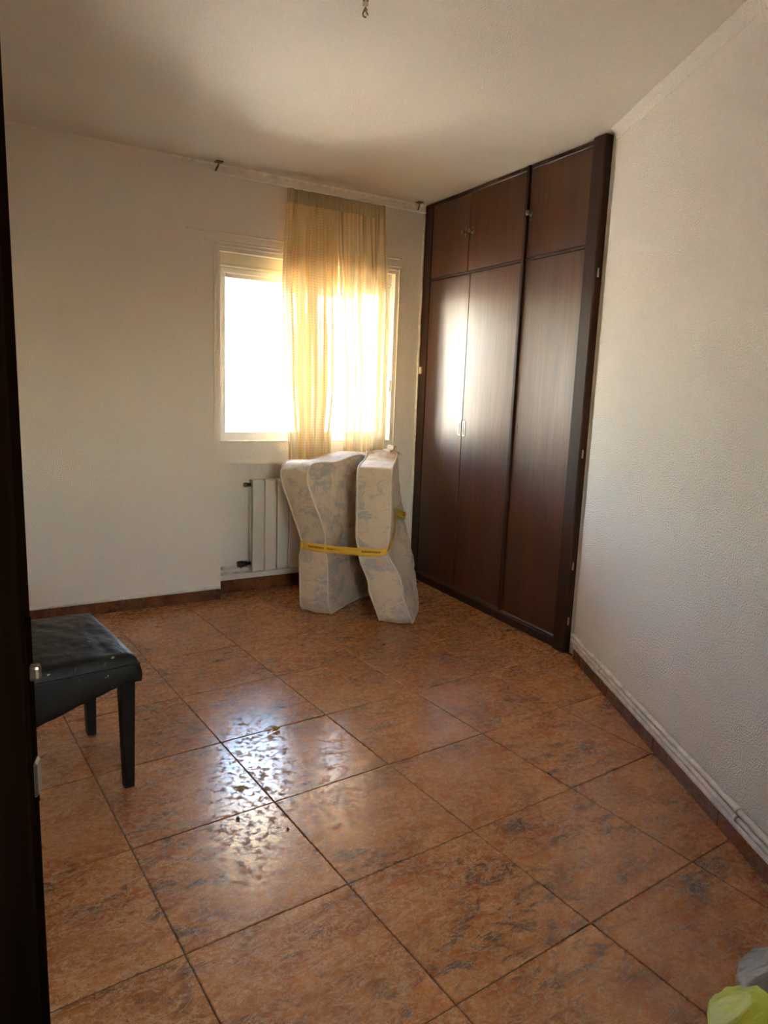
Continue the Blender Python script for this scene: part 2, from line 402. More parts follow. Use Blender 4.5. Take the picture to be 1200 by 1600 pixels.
cove('trim_3', RW, .0, 3.5, .036, 'plaster_rough', 'rough plaster cove where right wall meets ceiling')
# ridges of the plastered shutter box above the window and the ridge around the opening
o = ridge('trim_4', BW, .86, 2.28, -.002, 2.160, .006, .004, 'plaster', 3); struct(o, 'plaster ridge of the old shutter box above the window', 'trim')
o = ridge('trim_5', BW, .96, 2.30, -.001, 2.112, .005, .003, 'plaster', 9); struct(o, 'lower plaster ridge just above the window', 'trim')
bm = bmesh.new()
for (a, b, c, d) in ((1.012, 1.026, .95, 2.098), (2.262, 2.276, .95, 2.098)): bx(bm, a, b, -.006, .002, c, d, .003)
bx(bm, 1.026, 2.262, -.006, .002, 2.084, 2.098, .003)
placed(struct(obj('trim_6', bm, 'plaster'), 'raised plaster border around the window opening', 'trim'), fmat(BW))
o = ridge('trim_7', BW, -1.15, 1.045, -.006, .071, .007, .006, 'white_paint', 14, .008); struct(o, 'ragged plaster edge above the back skirting tiles', 'trim')
bm = bmesh.new(); pts = []
for i in range(60):
    z = .06 + 2.40 * i / 59; pts.append((2.442 + .006 * noise.noise(Vector((z * 7, 1, 3))), -.006, z))
tube(bm, pts, [.008 + .003 * noise.noise(Vector((p[2] * 15, 4, 4))) for p in pts], 6)
placed(struct(obj('trim_8', bm, 'white_paint'), 'ragged plaster edge beside the wardrobe in the corner', 'trim'), fmat(BW))

# skirting tiles
def skirting(name, fr, u0, u1, first, step, h, n0, n1, label):
    b = struct(placed(obj(name, boxm(u0, u1, n0 + .004, n1, 0, h - .004), 'grout'), fmat(fr)), label, 'baseboard')
    k = math.floor((u0 - first) / step); u = first + k * step
    while u < u1:
        a, c = max(u + .0012, u0), min(u + step - .0012, u1)
        if c - a > .02:
            me = boxm(0, c - a, n0, n1 - .001, .0005, h, .0018); o = obj('skirting_tile', me, 'skirting', b); o.location = (a, 0, 0)
        u += step
skirting('baseboard_back', BW, -1.15, WL - .002, .118, .462, .066, -.010, 0, 'reddish brown skirting tiles left of the radiator recess')
skirting('baseboard_niche', BW, WL + .002, WR - .002, WL - .2, .462, .082, .098, .11, 'reddish brown skirting tiles inside the radiator recess')
skirting('baseboard_right', RW, .03, 3.5, .016, .470, .058, -.011, 0, 'reddish brown skirting tiles along the right wall')
skirting('baseboard_corner', BW, WR + .002, 2.43, WR, .462, .066, -.010, 0, 'short skirting tile between recess and wardrobe')
# plaster ledge over the right skirting
bm = bmesh.new(); N = 150; rows = []
for i in range(N + 1):
    u = .02 + 3.48 * i / N; a = noise.noise(Vector((u * 14, 3, 1))) * .003
    rows.append([bm.verts.new(q) for q in ((u, 0, .058), (u, -.013 + a, .058), (u, -.014 + a, .066), (u, -.006, .079 + a), (u, 0, .08))])
for A, B in zip(rows, rows[1:]):
    for k in range(4): bm.faces.new((A[k], B[k], B[k + 1], A[k + 1]))
bm.faces.new(rows[0]); bm.faces.new(rows[-1])
placed(struct(obj('trim_9', bm, 'dirty_white'), 'grubby painted plaster ledge above the right skirting', 'trim'), fmat(RW))

# ------------------------------------------------------------------ door beside the camera
wdir = Vector((.94, -.341, 0)).normalized(); F = Vector((-.8465, -1.2415, 0)); ang = math.atan2(wdir.y, wdir.x)
DW = .745
door = struct(empty('door_1', Matrix.Translation(F - wdir * DW) @ Matrix.Rotation(ang, 4, 'Z')), 'dark brown wooden room door standing open at left edge', 'door')
bm = bmesh.new(); bx(bm, 0, DW, -.036, 0, .008, 2.03, .002); 
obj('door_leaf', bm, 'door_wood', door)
bm = bmesh.new()
for (z0, z1) in ((.18, .85), (1.05, 1.85)):
    for (x0, x1, a, b) in ((.12, .62, z0, z0 + .03), (.12, .62, z1 - .03, z1), (.12, .15, z0, z1), (.59, .62, z0, z1)): bx(bm, x0, x1, -.044, -.035, a, b, .004)
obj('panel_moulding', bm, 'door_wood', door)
bm = bmesh.new(); bx(bm, DW - .001, DW + .0022, -.030, -.008, .955, 1.125, .0008); obj('lock_plate', bm, 'door_wood', door)
bm = bmesh.new(); bx(bm, DW, DW + .010, -.024, -.014, 1.072, 1.086, .003, 2); obj('latch_bolt', bm, 'bronze', door)
bm = bmesh.new(); bx(bm, DW, DW + .005, -.027, -.011, .968, 1.000, .002); obj('dead_bolt', bm, 'bronze', door)
for sy in (-1, 1):
    y0 = -.036 if sy < 0 else 0
    bm = bmesh.new(); bx(bm, DW - .085, DW - .045, min(y0, y0 + sy * .006), max(y0, y0 + sy * .006), .93, 1.15, .003); obj('handle_plate', bm, 'bronze', door)
    bm = bmesh.new(); tube(bm, [(DW - .065, y0 + sy * .004, 1.08), (DW - .065, y0 + sy * .045, 1.08), (DW - .075, y0 + sy * .052, 1.08), (DW - .17, y0 + sy * .05, 1.082)], [.009, .008, .008, .006], 10); obj('door_handle', bm, 'bronze', door)
for z in (.25, 1.0, 1.8):
    bm = bmesh.new(); tube(bm, [(.0, .004, z), (.0, .004, z + .09)], .006, 8); obj('hinge', bm, 'bronze', door)
bm = bmesh.new()
bx(bm, XL - .115, XL + .012, DY0 - .06, DY0, 0, 2.12, .003); bx(bm, XL - .115, XL + .012, DY1, DY1 + .06, 0, 2.12, .003); bx(bm, XL - .115, XL + .012, DY0, DY1, 2.06, 2.12, .003)
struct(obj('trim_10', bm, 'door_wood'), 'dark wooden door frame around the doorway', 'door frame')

# ------------------------------------------------------------------ window
win = struct(empty('window_1', fmat(BW)), 'white aluminium sliding window with two panes', 'window')
def ringframe(x0, x1, z0, z1, y0, y1, w, bev=.003, top=None):
    bm = bmesh.new(); tp = top or w
    bx(bm, x0, x0 + w, y0, y1, z0, z1, bev); bx(bm, x1 - w, x1, y0, y1, z0, z1, bev); bx(bm, x0 + w, x1 - w, y0, y1, z0, z0 + w, bev); bx(bm, x0 + w, x1 - w, y0, y1, z1 - tp, z1, bev); return bm
ZT = 1.985
obj('window_frame', ringframe(WL, WR, WB, ZT, .06, .135, .032), 'aluminium_white', win)
mid = (WL + WR) / 2
for (a, b, y) in ((WL + .026, mid + .03, .070), (mid - .03, WR - .026, .100)):
    s_ = obj('sash', ringframe(a, b, WB + .026, ZT - .026, y, y + .026, .030), 'aluminium_white', win)
    obj('pane', boxm(a + .026, b - .026, y + .011, y + .015, WB + .052, ZT - .052), 'glass', s_)
obj('window_sill', boxm(WL + .001, WR - .001, -.004, .062, WB, WB + .008, .003), 'white_paint', win)
bm = bmesh.new(); bx(bm, WL, WR, .045, .20, ZT, WT, .002); bx(bm, WL, WR, .040, .046, ZT + .004, ZT + .016, .002); obj('shutter_box_cover', bm, 'shutter_plastic', win)
sl = None
for k in range(2):
    z = 1.925 + k * .038
    if sl is None: o = obj('shutter_slat', boxm(WL + .02, WR - .02, .150, .160, 0, .036, .004), 'shutter_plastic', win); sl = o.data
    else: o = obj('shutter_slat', sl, None, win)
    o.location = (0, 0, z)
bm = bmesh.new(); bx(bm, WR - .013, WR + .0, .004, .05, 1.30, 1.38, .003); obj('shutter_strap_slot', bm, 'white_paint', win)
bm = bmesh.new(); bx(bm, WR - .004, WR + .0, .02, .036, 1.38, ZT); obj('shutter_strap', bm, 'shutter_plastic', win)
obj('outer_sill', boxm(WL, WR, .14, .30, WB - .03, WB, .004), 'ground_paving', win)

# awning outside above the window
aw = tag(empty('awning', fmat(BW)), 'cream fringed awning outside, just visible at the top of the window', 'awning')
AW0, AW1 = .62, 2.70
bm = bmesh.new(); grid(bm, lambda a, b: Vector((AW0 + (AW1 - AW0) * a, .262 + .80 * b, 2.34 - .255 * b - .02 * math.sin(math.pi * b))), 24, 8); o = obj('canopy', bm, 'awning_cloth', aw); o.modifiers.new('thick', 'SOLIDIFY').thickness = .002
bm = bmesh.new(); NS = 170
for i in range(NS):
    u = AW0 + (AW1 - AW0) * i / NS; h = .072 + .012 * math.sin(i * 1.7) * math.sin(i * .37); bx(bm, u, u + (AW1 - AW0) / NS * .82, 1.062, 1.066, 2.088 - h, 2.055)
bx(bm, AW0, AW1, 1.060, 1.064, 2.04, 2.088); obj('valance', bm, 'awning_cloth', aw)
bm = bmesh.new(); tube(bm, [(AW0, 1.05, 2.092), (AW1, 1.05, 2.092)], .014, 10); obj('front_bar', bm, 'aluminium_white', aw)
bm = bmesh.new(); tube(bm, [(AW0, .30, 2.345), (AW1, .30, 2.345)], .035, 12); obj('roller', bm, 'aluminium_white', aw)
for u in (AW0 + .02, AW1 - .02):
    bm = bmesh.new(); tube(bm, [(u, .255, 1.95), (u, 1.05, 2.08)], .010, 8); obj('arm', bm, 'aluminium_white', aw)

# unseen glazed door added behind the camera to let in fill light
bd = struct(empty('fill_door', Matrix.Translation((BX0, YF, 0))), 'white glazed door added in the unseen wall for fill light', 'door')
BWD = BX1 - BX0
obj('door_frame', ringframe(0, BWD, 0, 2.08, -.08, -.02, .03), 'aluminium_white', bd)
d_ = obj('door_leaf', ringframe(.03, BWD - .03, .03, 2.05, -.065, -.035, .05), 'aluminium_white', bd)
obj('lower_panel', boxm(.075, BWD - .075, -.060, -.040, .075, .95, .003), 'aluminium_white', d_); obj('middle_rail', boxm(.078, BWD - .078, -.065, -.035, .95, 1.02, .003), 'aluminium_white', d_)  # solid lower part limits how much added fill reaches the floor
obj('pane', boxm(.075, BWD - .075, -.052, -.048, 1.015, 2.005), 'warm_fill_glass', d_)

# ------------------------------------------------------------------ wardrobe
wd = tag(empty('wardrobe', fmat(WD)), 'tall built-in dark brown varnished wooden wardrobe in the corner', 'wardrobe')
bm = bmesh.new()
bx(bm, .0, 1.635, .025, .56, 0.0, CEIL - .002); obj('carcass', bm, 'wardrobe_trim', wd)
obj('stile', boxm(.004, .098, -.004, .026, .0, CEIL - .003, .004), 'wardrobe_trim', wd)
obj('stile', boxm(1.046, 1.074, -.012, .026, .058, CEIL - .003, .005), 'wardrobe_trim', wd)
obj('stile', boxm(1.552, 1.637, -.030, .026, .0, CEIL - .003, .006), 'wardrobe_trim', wd)
obj('plinth', boxm(.098, 1.552, -.014, .026, .0, .050, .005), 'wardrobe_trim', wd)
obj('plinth_bead', boxm(.098, 1.552, -.010, .026, .050, .064, .005), 'wardrobe_wood', wd)
obj('top_bead', boxm(.098, 1.046, -.004, .026, 2.492, CEIL - .003, .005), 'wardrobe_trim', wd)
obj('top_bead', boxm(1.074, 1.552, -.004, .026, 2.492, CEIL - .003, .005), 'wardrobe_trim', wd)
obj('cross_rail', boxm(.098, 1.046, -.003, .026, 2.030, 2.043, .002), 'wardrobe_trim', wd)
obj('cross_rail', boxm(1.074, 1.552, -.003, .026, 2.030, 2.043, .002), 'wardrobe_trim', wd)
def wdoor(u0, u1, z0, z1, handle=None, knob=None, scar=False):
    d = obj('door', boxm(u0 + .0015, u1 - .0015, .0, .022, z0, z1, .002), 'wardrobe_wood', wd)
    d.location = (0, random.uniform(-.001, .001), 0)
    if handle:
        u, z = handle; bm = bmesh.new(); w, h = .0135, .046
        bx(bm, u - w, u - w + .005, -.004, .003, z - h, z + h, .001); bx(bm, u + w - .005, u + w, -.004, .003, z - h, z + h, .001)
        bx(bm, u - w + .005, u + w - .005, -.004, .003, z + h - .006, z + h, .001); bx(bm, u - w + .005, u + w - .005, -.004, .003, z - h, z - h + .006, .001)
        bx(bm, u - w + .004, u + w - .004, -.001, .003, z - h + .004, z + h - .004, mi=1)
        obj('handle', bm, ['steel', 'black_metal'], d)
    if knob:
        u, z = knob; bm = bmesh.new(); m = Matrix.Translation((u, 0, z)) @ Matrix.Rotation(math.radians(90), 4, 'X')
        lathe(bm, [(.017, 0), (.017, .003), (.007, .006), (.006, .015), (.012, .020), (.0145, .026), (.011, .032), (.003, .034)], 14, m)
        bx(bm, u - .010, u + .010, -.003, .001, z - .036, z + .030, .001)
        obj('knob', bm, 'bronze', d)
    if scar:
        u, z = scar; bm = bmesh.new(); bx(bm, u - .006, u + .006, -.0012, .002, z - .05, z + .045, .0006); lathe(bm, [(.005, 0), (.005, .003), (.002, .003)], 10, Matrix.Translation((u, -.001, z + .03)) @ Matrix.Rotation(math.radians(90), 4, 'X'))
        obj('keyhole_plate', bm, 'wardrobe_wood', d)
wdoor(.100, .558, .066, 2.027, handle=(.536, 1.095)); wdoor(.560, 1.045, .066, 2.027, handle=(.583, 1.093)); wdoor(1.075, 1.551, .066, 2.027, scar=(1.100, 1.11))
wdoor(.100, .523, 2.046, 2.491, knob=(.490, 2.272)); wdoor(.525, 1.045, 2.046, 2.491, knob=(.562, 2.270)); wdoor(1.075, 1.551, 2.046, 2.491, knob=(1.098, 2.270))
for z in (1.90, 1.036, .464, .17):
    bm = bmesh.new(); tube(bm, [(1.637, -.010, z - .018), (1.637, -.010, z + .018)], .005, 8); tube(bm, [(1.637, -.010, z + .018), (1.637, -.010, z + .024)], .0035, 8); obj('hinge', bm, 'steel', wd)
c = tag(empty('cord_cleat', fmat(WD) @ Matrix.Translation((.040, -.004, 1.452))), 'small cream plastic block on the left edge of the wardrobe', 'fitting')
obj('block', boxm(-.015, .015, -.014, 0, -.024, .024, .003, seg=2), 'cream_plastic', c)
obj('slot', boxm(-.006, .006, -.0155, -.012, -.014, .014, .001), 'shutter_plastic', c)

# ------------------------------------------------------------------ curtain rail and curtains
rail = tag(empty('curtain_rail', fmat(BW)), 'thin white curtain rail hung just below the ceiling', 'curtain rail')
bm = bmesh.new(); bx(bm, .975, 2.40, -.086, -.074, 2.446, 2.459, .002); obj('rod', bm, 'aluminium_white', rail)
for u in (.995, 2.33):
    bm = bmesh.new(); tube(bm, [(u + .035, -.055, CEIL - .002), (u + .032, -.06, 2.50), (u + .004, -.08, 2.455), (u - .012, -.08, 2.450)], .005, 6); bx(bm, u + .015, u + .055, -.075, -.035, CEIL - .006, CEIL - .001, .001); obj('bracket', bm, 'bronze', rail)
def lerp_tab(tab, z):
    if z >= tab[0][0]: return tab[0][1]
    for (za, a), (zb, b) in zip(tab, tab[1:]):
        if z >= zb:
            k = (za - z) / (za - zb); k = k * k * (3 - 2 * k); return a + (b - a) * k
    return tab[-1][1]
def curtain(left, right, nf, seed, mat, label, width, zbot):
    cu = tag(empty('curtain', fmat(BW)), label, 'curtain', 'curtains at the window')
    ZTOP = 2.446; rnd = random.Random(seed); ph = [rnd.uniform(0, 6.28) for _ in range(6)]
    def pos(a, b, zt, zb):
        z = zt + (zb - zt) * b; q = (ZTOP - z) / (ZTOP - zbot)
        L, Rr = lerp_tab(left, z), lerp_tab(right, z)
        w = a + .035 * math.sin(6.28 * a * 1.0 + ph[0]) * math.sin(math.pi * a) + .01 * math.sin(6.28 * a * 3 + ph[1] + q * 1.2)
        amp = .010 + .026 * min(1, q * 2.2)
        s = math.sin(6.2832 * nf * w + ph[2] + .5 * math.sin(q * 2 + ph[3])); n = amp * s + amp * .45 * math.sin(6.2832 * nf * 2.3 * w + ph[4])
        pl = max(0, 1 - q * 9) ; n += pl * .010 * math.sin(6.2832 * nf * 4 * a + ph[5])
        du = .012 * math.cos(6.2832 * nf * w + ph[2]) * min(1, q * 3)
        return Vector((L + (Rr - L) * a + du * math.sin(math.pi * a) ** .5, -.080 + max(-.045, min(.05, n)) * (1 - pl * .3), z))
    zh = ZTOP - .075
    bm = bmesh.new(); grid(bm, lambda a, b: pos(a, b, zh, zbot), 150, 70, uvf=lambda a, b: (a * width, zh + (zbot - zh) * b)); obj('drape', bm, mat, cu, normals=False)
    bm = bmesh.new(); grid(bm, lambda a, b: pos(a, b, ZTOP, zh - .004) + Vector((0, -.0015, 0)), 150, 6, uvf=lambda a, b: (.004, .002)); obj('header_tape', bm, 'curtain_hem', cu, normals=False)
    bm = bmesh.new(); grid(bm, lambda a, b: pos(a, b, zbot + .05, zbot - .001) + Vector((0, -.0015, 0)), 150, 3, uvf=lambda a, b: (.004, .002)); obj('hem', bm, 'curtain_hem', cu, normals=False)
    return cu
curtain([(2.46, 1.432), (1.95, 1.412), (1.45, 1.432), (.85, 1.475), (.7, 1.485)], [(2.46, 1.752), (1.9, 1.775), (1.34, 1.785), (.97, 1.757), (.7, 1.745)], 5.2, 3, 'curtain_dense', 'cream curtain bunched over the middle of the window, left of the pair', .95, .72)
curtain([(2.46, 1.748), (1.9, 1.770), (1.34, 1.822), (.97, 1.822), (.7, 1.82)], [(2.46, 2.091), (1.84, 2.116), (.97, 2.125), (.7, 2.128)], 3.0, 12, 'curtain_sheer', 'sheer cream dotted curtain at the right of the pair, nearest the wardrobe', .62, .72)

# ------------------------------------------------------------------ radiator and pipes in the recess
rad = tag(empty('radiator', fmat(BW)), 'cream panel radiator in the recess below the window', 'radiator')
sm = None
for k in range(9):
    if sm is None:
        bm = bmesh.new(); bx(bm, .001, .0785, -.030, -.018, .160, .732, .004, 2); bx(bm, .030, .050, -.02, .045, .18, .715, .003); bx(bm, .006, .074, .030, .048, .18, .715, .004)
        bx(bm, .003, .077, -.02, .045, .705, .736, .006, 2); bx(bm, .003, .077, -.02, .045, .162, .19, .006, 2)
        o = obj('section', bm, 'radiator_enamel', rad); sm = o.data
    else: o = obj('section', sm, None, rad)
    o.location = (1.246 + .0815 * k, 0, 0)
bm = bmesh.new(); tube(bm, [(1.248, .012, .705), (1.225, .012, .705), (1.222, .012, .705), (1.205, .012, .705)], [.012, .012, .016, .014], 10); tube(bm, [(1.22, .012, .705), (1.212, -.012, .700)], .005, 6); obj('air_valve', bm, 'bronze', rad)
bm = bmesh.new(); tube(bm, [(1.248, .012, .205), (1.225, .012, .205), (1.222, .012, .205), (1.200, .012, .205), (1.198, .012, .205), (1.165, .012, .205)], [.011, .011, .018, .018, .021, .019], 12); tube(bm, [(1.21, .012, .205), (1.21, .06, .175), (1.21, .076, .168)], .008, 8); obj('thermostat_valve', bm, 'black_metal', rad)
for z, lab in ((.168, 'upper white painted heating pipe running through the radiator recess'), (.130, 'lower white painted heating pipe running through the radiator recess')):
    p = tag(empty('heating_pipe', fmat(BW)), lab, 'pipe', 'pipes in the radiator recess')
    bm = bmesh.new(); tube(bm, [(WL + .003, .085, z), (WR - .003, .085, z)], .0075, 10); obj('tube', bm, 'dirty_white', p)
    for u in (1.10, 1.75):
        bm = bmesh.new(); tube(bm, [(u - .006, .085, z), (u + .006, .085, z)], .0105, 10); bx(bm, u - .006, u + .006, .087, .109, z - .006, z + .006); obj('clip', bm, 'white_paint', p)
# pair of painted pipes on the right wall
for z, lab in ((.121, 'upper grubby white heating pipe along the right wall skirting'), (.095, 'lower grubby white heating pipe along the right wall skirting')):
    p = tag(empty('heating_pipe', fmat(RW)), lab, 'pipe', 'pipes along the right wall'); pts = []
    for i in range(60): u = .012 + 3.45 * i / 59; pts.append((u, -.0135, z + .0025 * noise.noise(Vector((u * 2.5, z * 50, 1)))))
    bm = bmesh.new(); tube(bm, pts, .0105, 10); obj('tube', bm, 'dirty_white', p)
    for u in (.41, 1.53, 2.6):
        bm = bmesh.new(); tube(bm, [(u - .007, -.0135, z), (u + .007, -.0135, z)], .0135, 10); bx(bm, u - .005, u + .005, -.014, -.0005, z - .006, z + .012, .001); obj('clip', bm, 'dirty_white', p)

# ------------------------------------------------------------------ folded mattress
def cat(P, t):
    n = len(P) - 1; x = min(max(t, 0), 1) * n; i = min(int(x), n - 1); f = x - i
    p0 = P[max(i - 1, 0)] if i > 0 else P[0] * 2 - P[1]; p1, p2 = P[i], P[i + 1]; p3 = P[i + 2] if i + 2 <= n else P[n] * 2 - P[n - 1]
    return .5 * ((2 * p1) + (p2 - p0) * f + (2 * p0 - 5 * p1 + 4 * p2 - p3) * f * f + (3 * p1 - p0 - 3 * p2 + p3) * f ** 3)
def tabv(tab, z):
    if z <= tab[0][0]: return Vector(tab[0][1])
    for (za, a), (zb, b) in zip(tab, tab[1:]):
        if z <= zb:
            k = (z - za) / (zb - za); k = k * k * (3 - 2 * k); return Vector(a).lerp(Vector(b), k)
    return Vector(tab[-1][1])
LE = [(0, (1.035, 1.600)), (.40, (1.018, 1.592)), (.86, (.905, 1.640)), (.95, (.90, 1.645))]
RE = [(0, (1.345, 1.215)), (.22, (1.290, 1.245)), (.44, (1.222, 1.290)), (.95, (1.216, 1.288))]
LM = [(0, (1.30, 1.775)), (.42, (1.29, 1.760)), (.95, (1.20, 1.785))]
RM = [(0, (1.575, 1.455)), (.42, (1.455, 1.565)), (.95, (1.435, 1.565))]
F1 = [(0, (1.51, 1.860)), (.95, (1.41, 1.850))]; F2 = [(0, (1.665, 1.800)), (.95, (1.535, 1.805))]; F3 = [(0, (1.685, 1.635)), (.95, (1.545, 1.700))]
def center(s, z):
    a, d = tabv(LE, z), tabv(RE, z); lm, rm = tabv(LM, z), tabv(RM, z)
    P = [a, a.lerp(lm, .5), lm, tabv(F1, z), tabv(F2, z), tabv(F3, z), rm, rm.lerp(d, .5), d]
    return cat(P, s)
HT = .885; CR = .085; LEN = 1.75
def top_z(s): return HT + .038 * math.exp(-((s - .55) / .2) ** 2) + .012 * math.sin(s * 23) * math.sin(math.pi * s)
def panel_pt(a, b, side, extra=0):
    # a along the length, b up; rounded corners in the panel plane
    x, y = a * LEN, b * HT
    for cx, sx in ((CR, -1), (LEN - CR, 1)):
        for cy, sy in ((CR * .7, -1), (HT - CR, 1)):
            r = CR if sy > 0 else CR * .7
            dx, dy = (x - (cx if sx > 0 else cx)) * sx, (y - cy) * sy
            if sx < 0: dx = CR - x if False else (cx - x)
            if dx > 0 and dy > 0:
                h = math.hypot(dx / CR, dy / r); m = max(dx / CR, dy / r)
                if h > 1e-6: x = cx + sx * dx * m / h; y = cy + sy * dy * m / h
    s = x / LEN; zz = y / HT * top_z(s)
    c0 = center(s, zz); e = .004
    tg = center(min(s + e, 1), zz) - center(max(s - e, 0), zz); tg.normalize(); nn = Vector((-tg.y, tg.x))
    th = .092 - .022 * math.exp(-((zz - .42) / .05) ** 2) * (.75 if s < .3 or s > .8 else .2)
    if s < .12: th *= .98
    th += extra
    p = c0 + nn * th * side
    return Vector((p.x, p.y, zz + .004))
mat_root = tag(empty('mattress', Matrix.Translation((1.35, 1.60, 0))), 'folded cream floral mattress standing on edge in front of the radiator', 'mattress')
inv = Vector((1.35, 1.60, 0))
NA, NB = 110, 46
def quilt(a, b):
    x, y = a * LEN, b * HT
    q = min(abs(math.sin(math.pi * (x + y) / .155)), abs(math.sin(math.pi * (x - y) / .155))); edge = min(a, 1 - a) * LEN, min(b, 1 - b) * HT
    k = min(1, min(edge) / .03)
    return (.011 * min(1, q * 2.2) - .004) * k + .010 * noise.noise(Vector((x * 4, y * 4, 3))) * k
for side in (1, -1):
    bm = bmesh.new(); grid(bm, lambda a, b: panel_pt(a, b, side, quilt(a, b)) - inv, NA, NB)
    obj('quilted_panel', bm, 'ticking', mat_root)
ring = [(i / NA, 0) for i in range(NA)] + [(1, j / NB) for j in range(NB)] + [(1 - i / NA, 1) for i in range(NA)] + [(0, 1 - j / NB) for j in range(NB)]
bm = bmesh.new(); rows = []
for a, b in ring:
    p, q = panel_pt(a, b, 1), panel_pt(a, b, -1); c = (p + q) / 2; row = []
    out = (panel_pt(a, b, 0) - panel_pt(.5 + (a - .5) * .97, .5 + (b - .5) * .97, 0)).normalized()
    for k in range(7):
        f = k / 6; bu = .011 * math.sin(math.pi * f) + (.007 * noise.noise(Vector((a * 40, b * 22, f * 3))) if 0 < k < 6 else 0)
        w = p.lerp(q, f) + out * bu
        if w.z < .003: w.z = .003
        row.append(bm.verts.new(w - inv))
    rows.append(row)
for i in range(len(rows)):
    A, B = rows[i], rows[(i + 1) % len(rows)]
    for k in range(6): bm.faces.new((A[k], B[k], B[k + 1], A[k + 1])).smooth = True
obj('border', bm, 'ticking', mat_root)
for side in (1, -1):
    pts = []
    for a, b in ring[::2]:
        p = panel_pt(a, b, side, .001) - inv; p.z = max(p.z, .008); pts.append(p)
    bm = bmesh.new(); tube(bm, pts, .0062, 7, closed=True); obj('piping', bm, 'piping_cloth', mat_root)
# crumpled cloth tab at the fold
bm = bmesh.new(); base = panel_pt(.60, 1, 1) - inv
def tabf(a, b):
    ang_ = -.5 + a * 3.9; r = .045 + .012 * math.sin(a * 17)
    return Vector((base.x - .02 + r * math.cos(ang_) + .02 * (b - .5), base.y - .05 + .10 * b + .02 * math.sin(a * 5), base.z - .012 + max(0, r * math.sin(ang_)) * .95 + .01 * noise.noise(Vector((a * 9, b * 9, 1)))))
grid(bm, tabf, 24, 6); o = obj('cloth_tab', bm, 'tab_cloth', mat_root)
sd = o.modifiers.new('thick', 'SOLIDIFY'); sd.thickness = .004

# yellow tape round the waist of the mattress
def side_pt(s, z, side, ex=.006):
    c0 = center(s, z); e = .004; tg = center(min(s + e, 1), z) - center(max(s - e, 0), z); tg.normalize(); nn = Vector((-tg.y, tg.x))
    th = .092 - .022 * math.exp(-((z - .42) / .05) ** 2) * (.75 if s < .3 or s > .8 else .2)
    return Vector((*(c0 + nn * side * (th + ex)), z))
def end_pt(s, z, side, ex=.024):
    p = side_pt(s, z, side, -.004); e = .01
    d = (center(0, z) - center(.02, z)).normalized() if s < .5 else (center(1, z) - center(.98, z)).normalized()
    return Vector((p.x + d.x * ex, p.y + d.y * ex, z))
lp = []
for k in range(15): s = .5 - .48 * k / 14; lp.append(side_pt(s, .47 - .05 * k / 14, 1, .016))
lp.append(end_pt(0, .415, 1)); lp.append(end_pt(0, .415, -1))
a0, b0 = lp[-1].copy(), end_pt(1, .425, -1)
for k in range(1, 8): lp.append(a0.lerp(b0, k / 8))
lp += [b0, end_pt(1, .430, 1)]
for k in range(15): s = .98 - .46 * k / 14; lp.append(side_pt(s, .45 + .17 * min(1, k / 5) - .12 * max(0, (k - 5) / 9), 1, .016))
# which flank is outside is decided by distance to the fold's inside
tape = tag(empty('packing_tape', Matrix.Translation((lp[0].x, lp[0].y, 0))), 'yellow printed packing tape tied round the folded mattress', 'tape')
org = Vector((lp[0].x, lp[0].y, 0))
def dense(P, step=.02):
    out = []
    for i in range(len(P)):
        p, q = P[i], P[(i + 1) % len(P)]; n = max(1, int((q - p).length / step))
        for k in range(n): out.append(p.lerp(q, k / n))
    return out
dl = dense(lp)
for _ in range(2): dl = [(dl[i - 1] + dl[i] * 2 + dl[(i + 1) % len(dl)]) / 4 for i in range(len(dl))]
cum = [0]
for p, q in zip(dl, dl[1:]): cum.append(cum[-1] + (q - p).length)
bm = bmesh.new(); uvl = bm.loops.layers.uv.verify(); rows = []
cen = Vector((1.35, 1.60, 0))
for i, p in enumerate(dl):
    w = .022 + .007 * noise.noise(Vector((cum[i] * 7, 1, 1))); row = []
    d = (dl[(i + 1) % len(dl)] - dl[i - 1]).normalized(); o_ = Vector((d.y, -d.x, 0)).normalized()
    if o_.dot(Vector((p.x, p.y, 0)) - cen) < 0: o_ = -o_
    for k in range(5):
        f = k / 4; row.append((bm.verts.new(p + Vector((0, 0, (f - .5) * 2 * w)) + o_ * (.003 * math.sin(f * 9 + cum[i] * 20) + .002) - org), cum[i], f))
    rows.append(row)
for i in range(len(rows)):
    A, B = rows[i], rows[(i + 1) % len(rows)]
    for k in range(4):
        fc = bm.faces.new((A[k][0], B[k][0], B[k + 1][0], A[k + 1][0])); fc.smooth = True
        for lpz, r in zip(fc.loops, (A[k], B[k], B[k + 1], A[k + 1])): lpz[uvl].uv = (r[1], r[2])
o = obj('tape_band', bm, 'tape_yellow', tape); sd = o.modifiers.new('thick', 'SOLIDIFY'); sd.thickness = .0015
bm = bmesh.new(); kp = end_pt(0, .415, 1) - org
for j in range(3):
    pts = [kp + Vector((.004 * math.sin(j * 2 + t_ * 3), -.012 + .002 * j, -.026 + .052 * t_ / 4 + .004 * math.sin(j * 3 + t_))) for t_ in range(5)]
    tube(bm, pts, [.004, .007, .009, .007, .004], 6)
obj('tape_knot', bm, 'tape_yellow', tape)

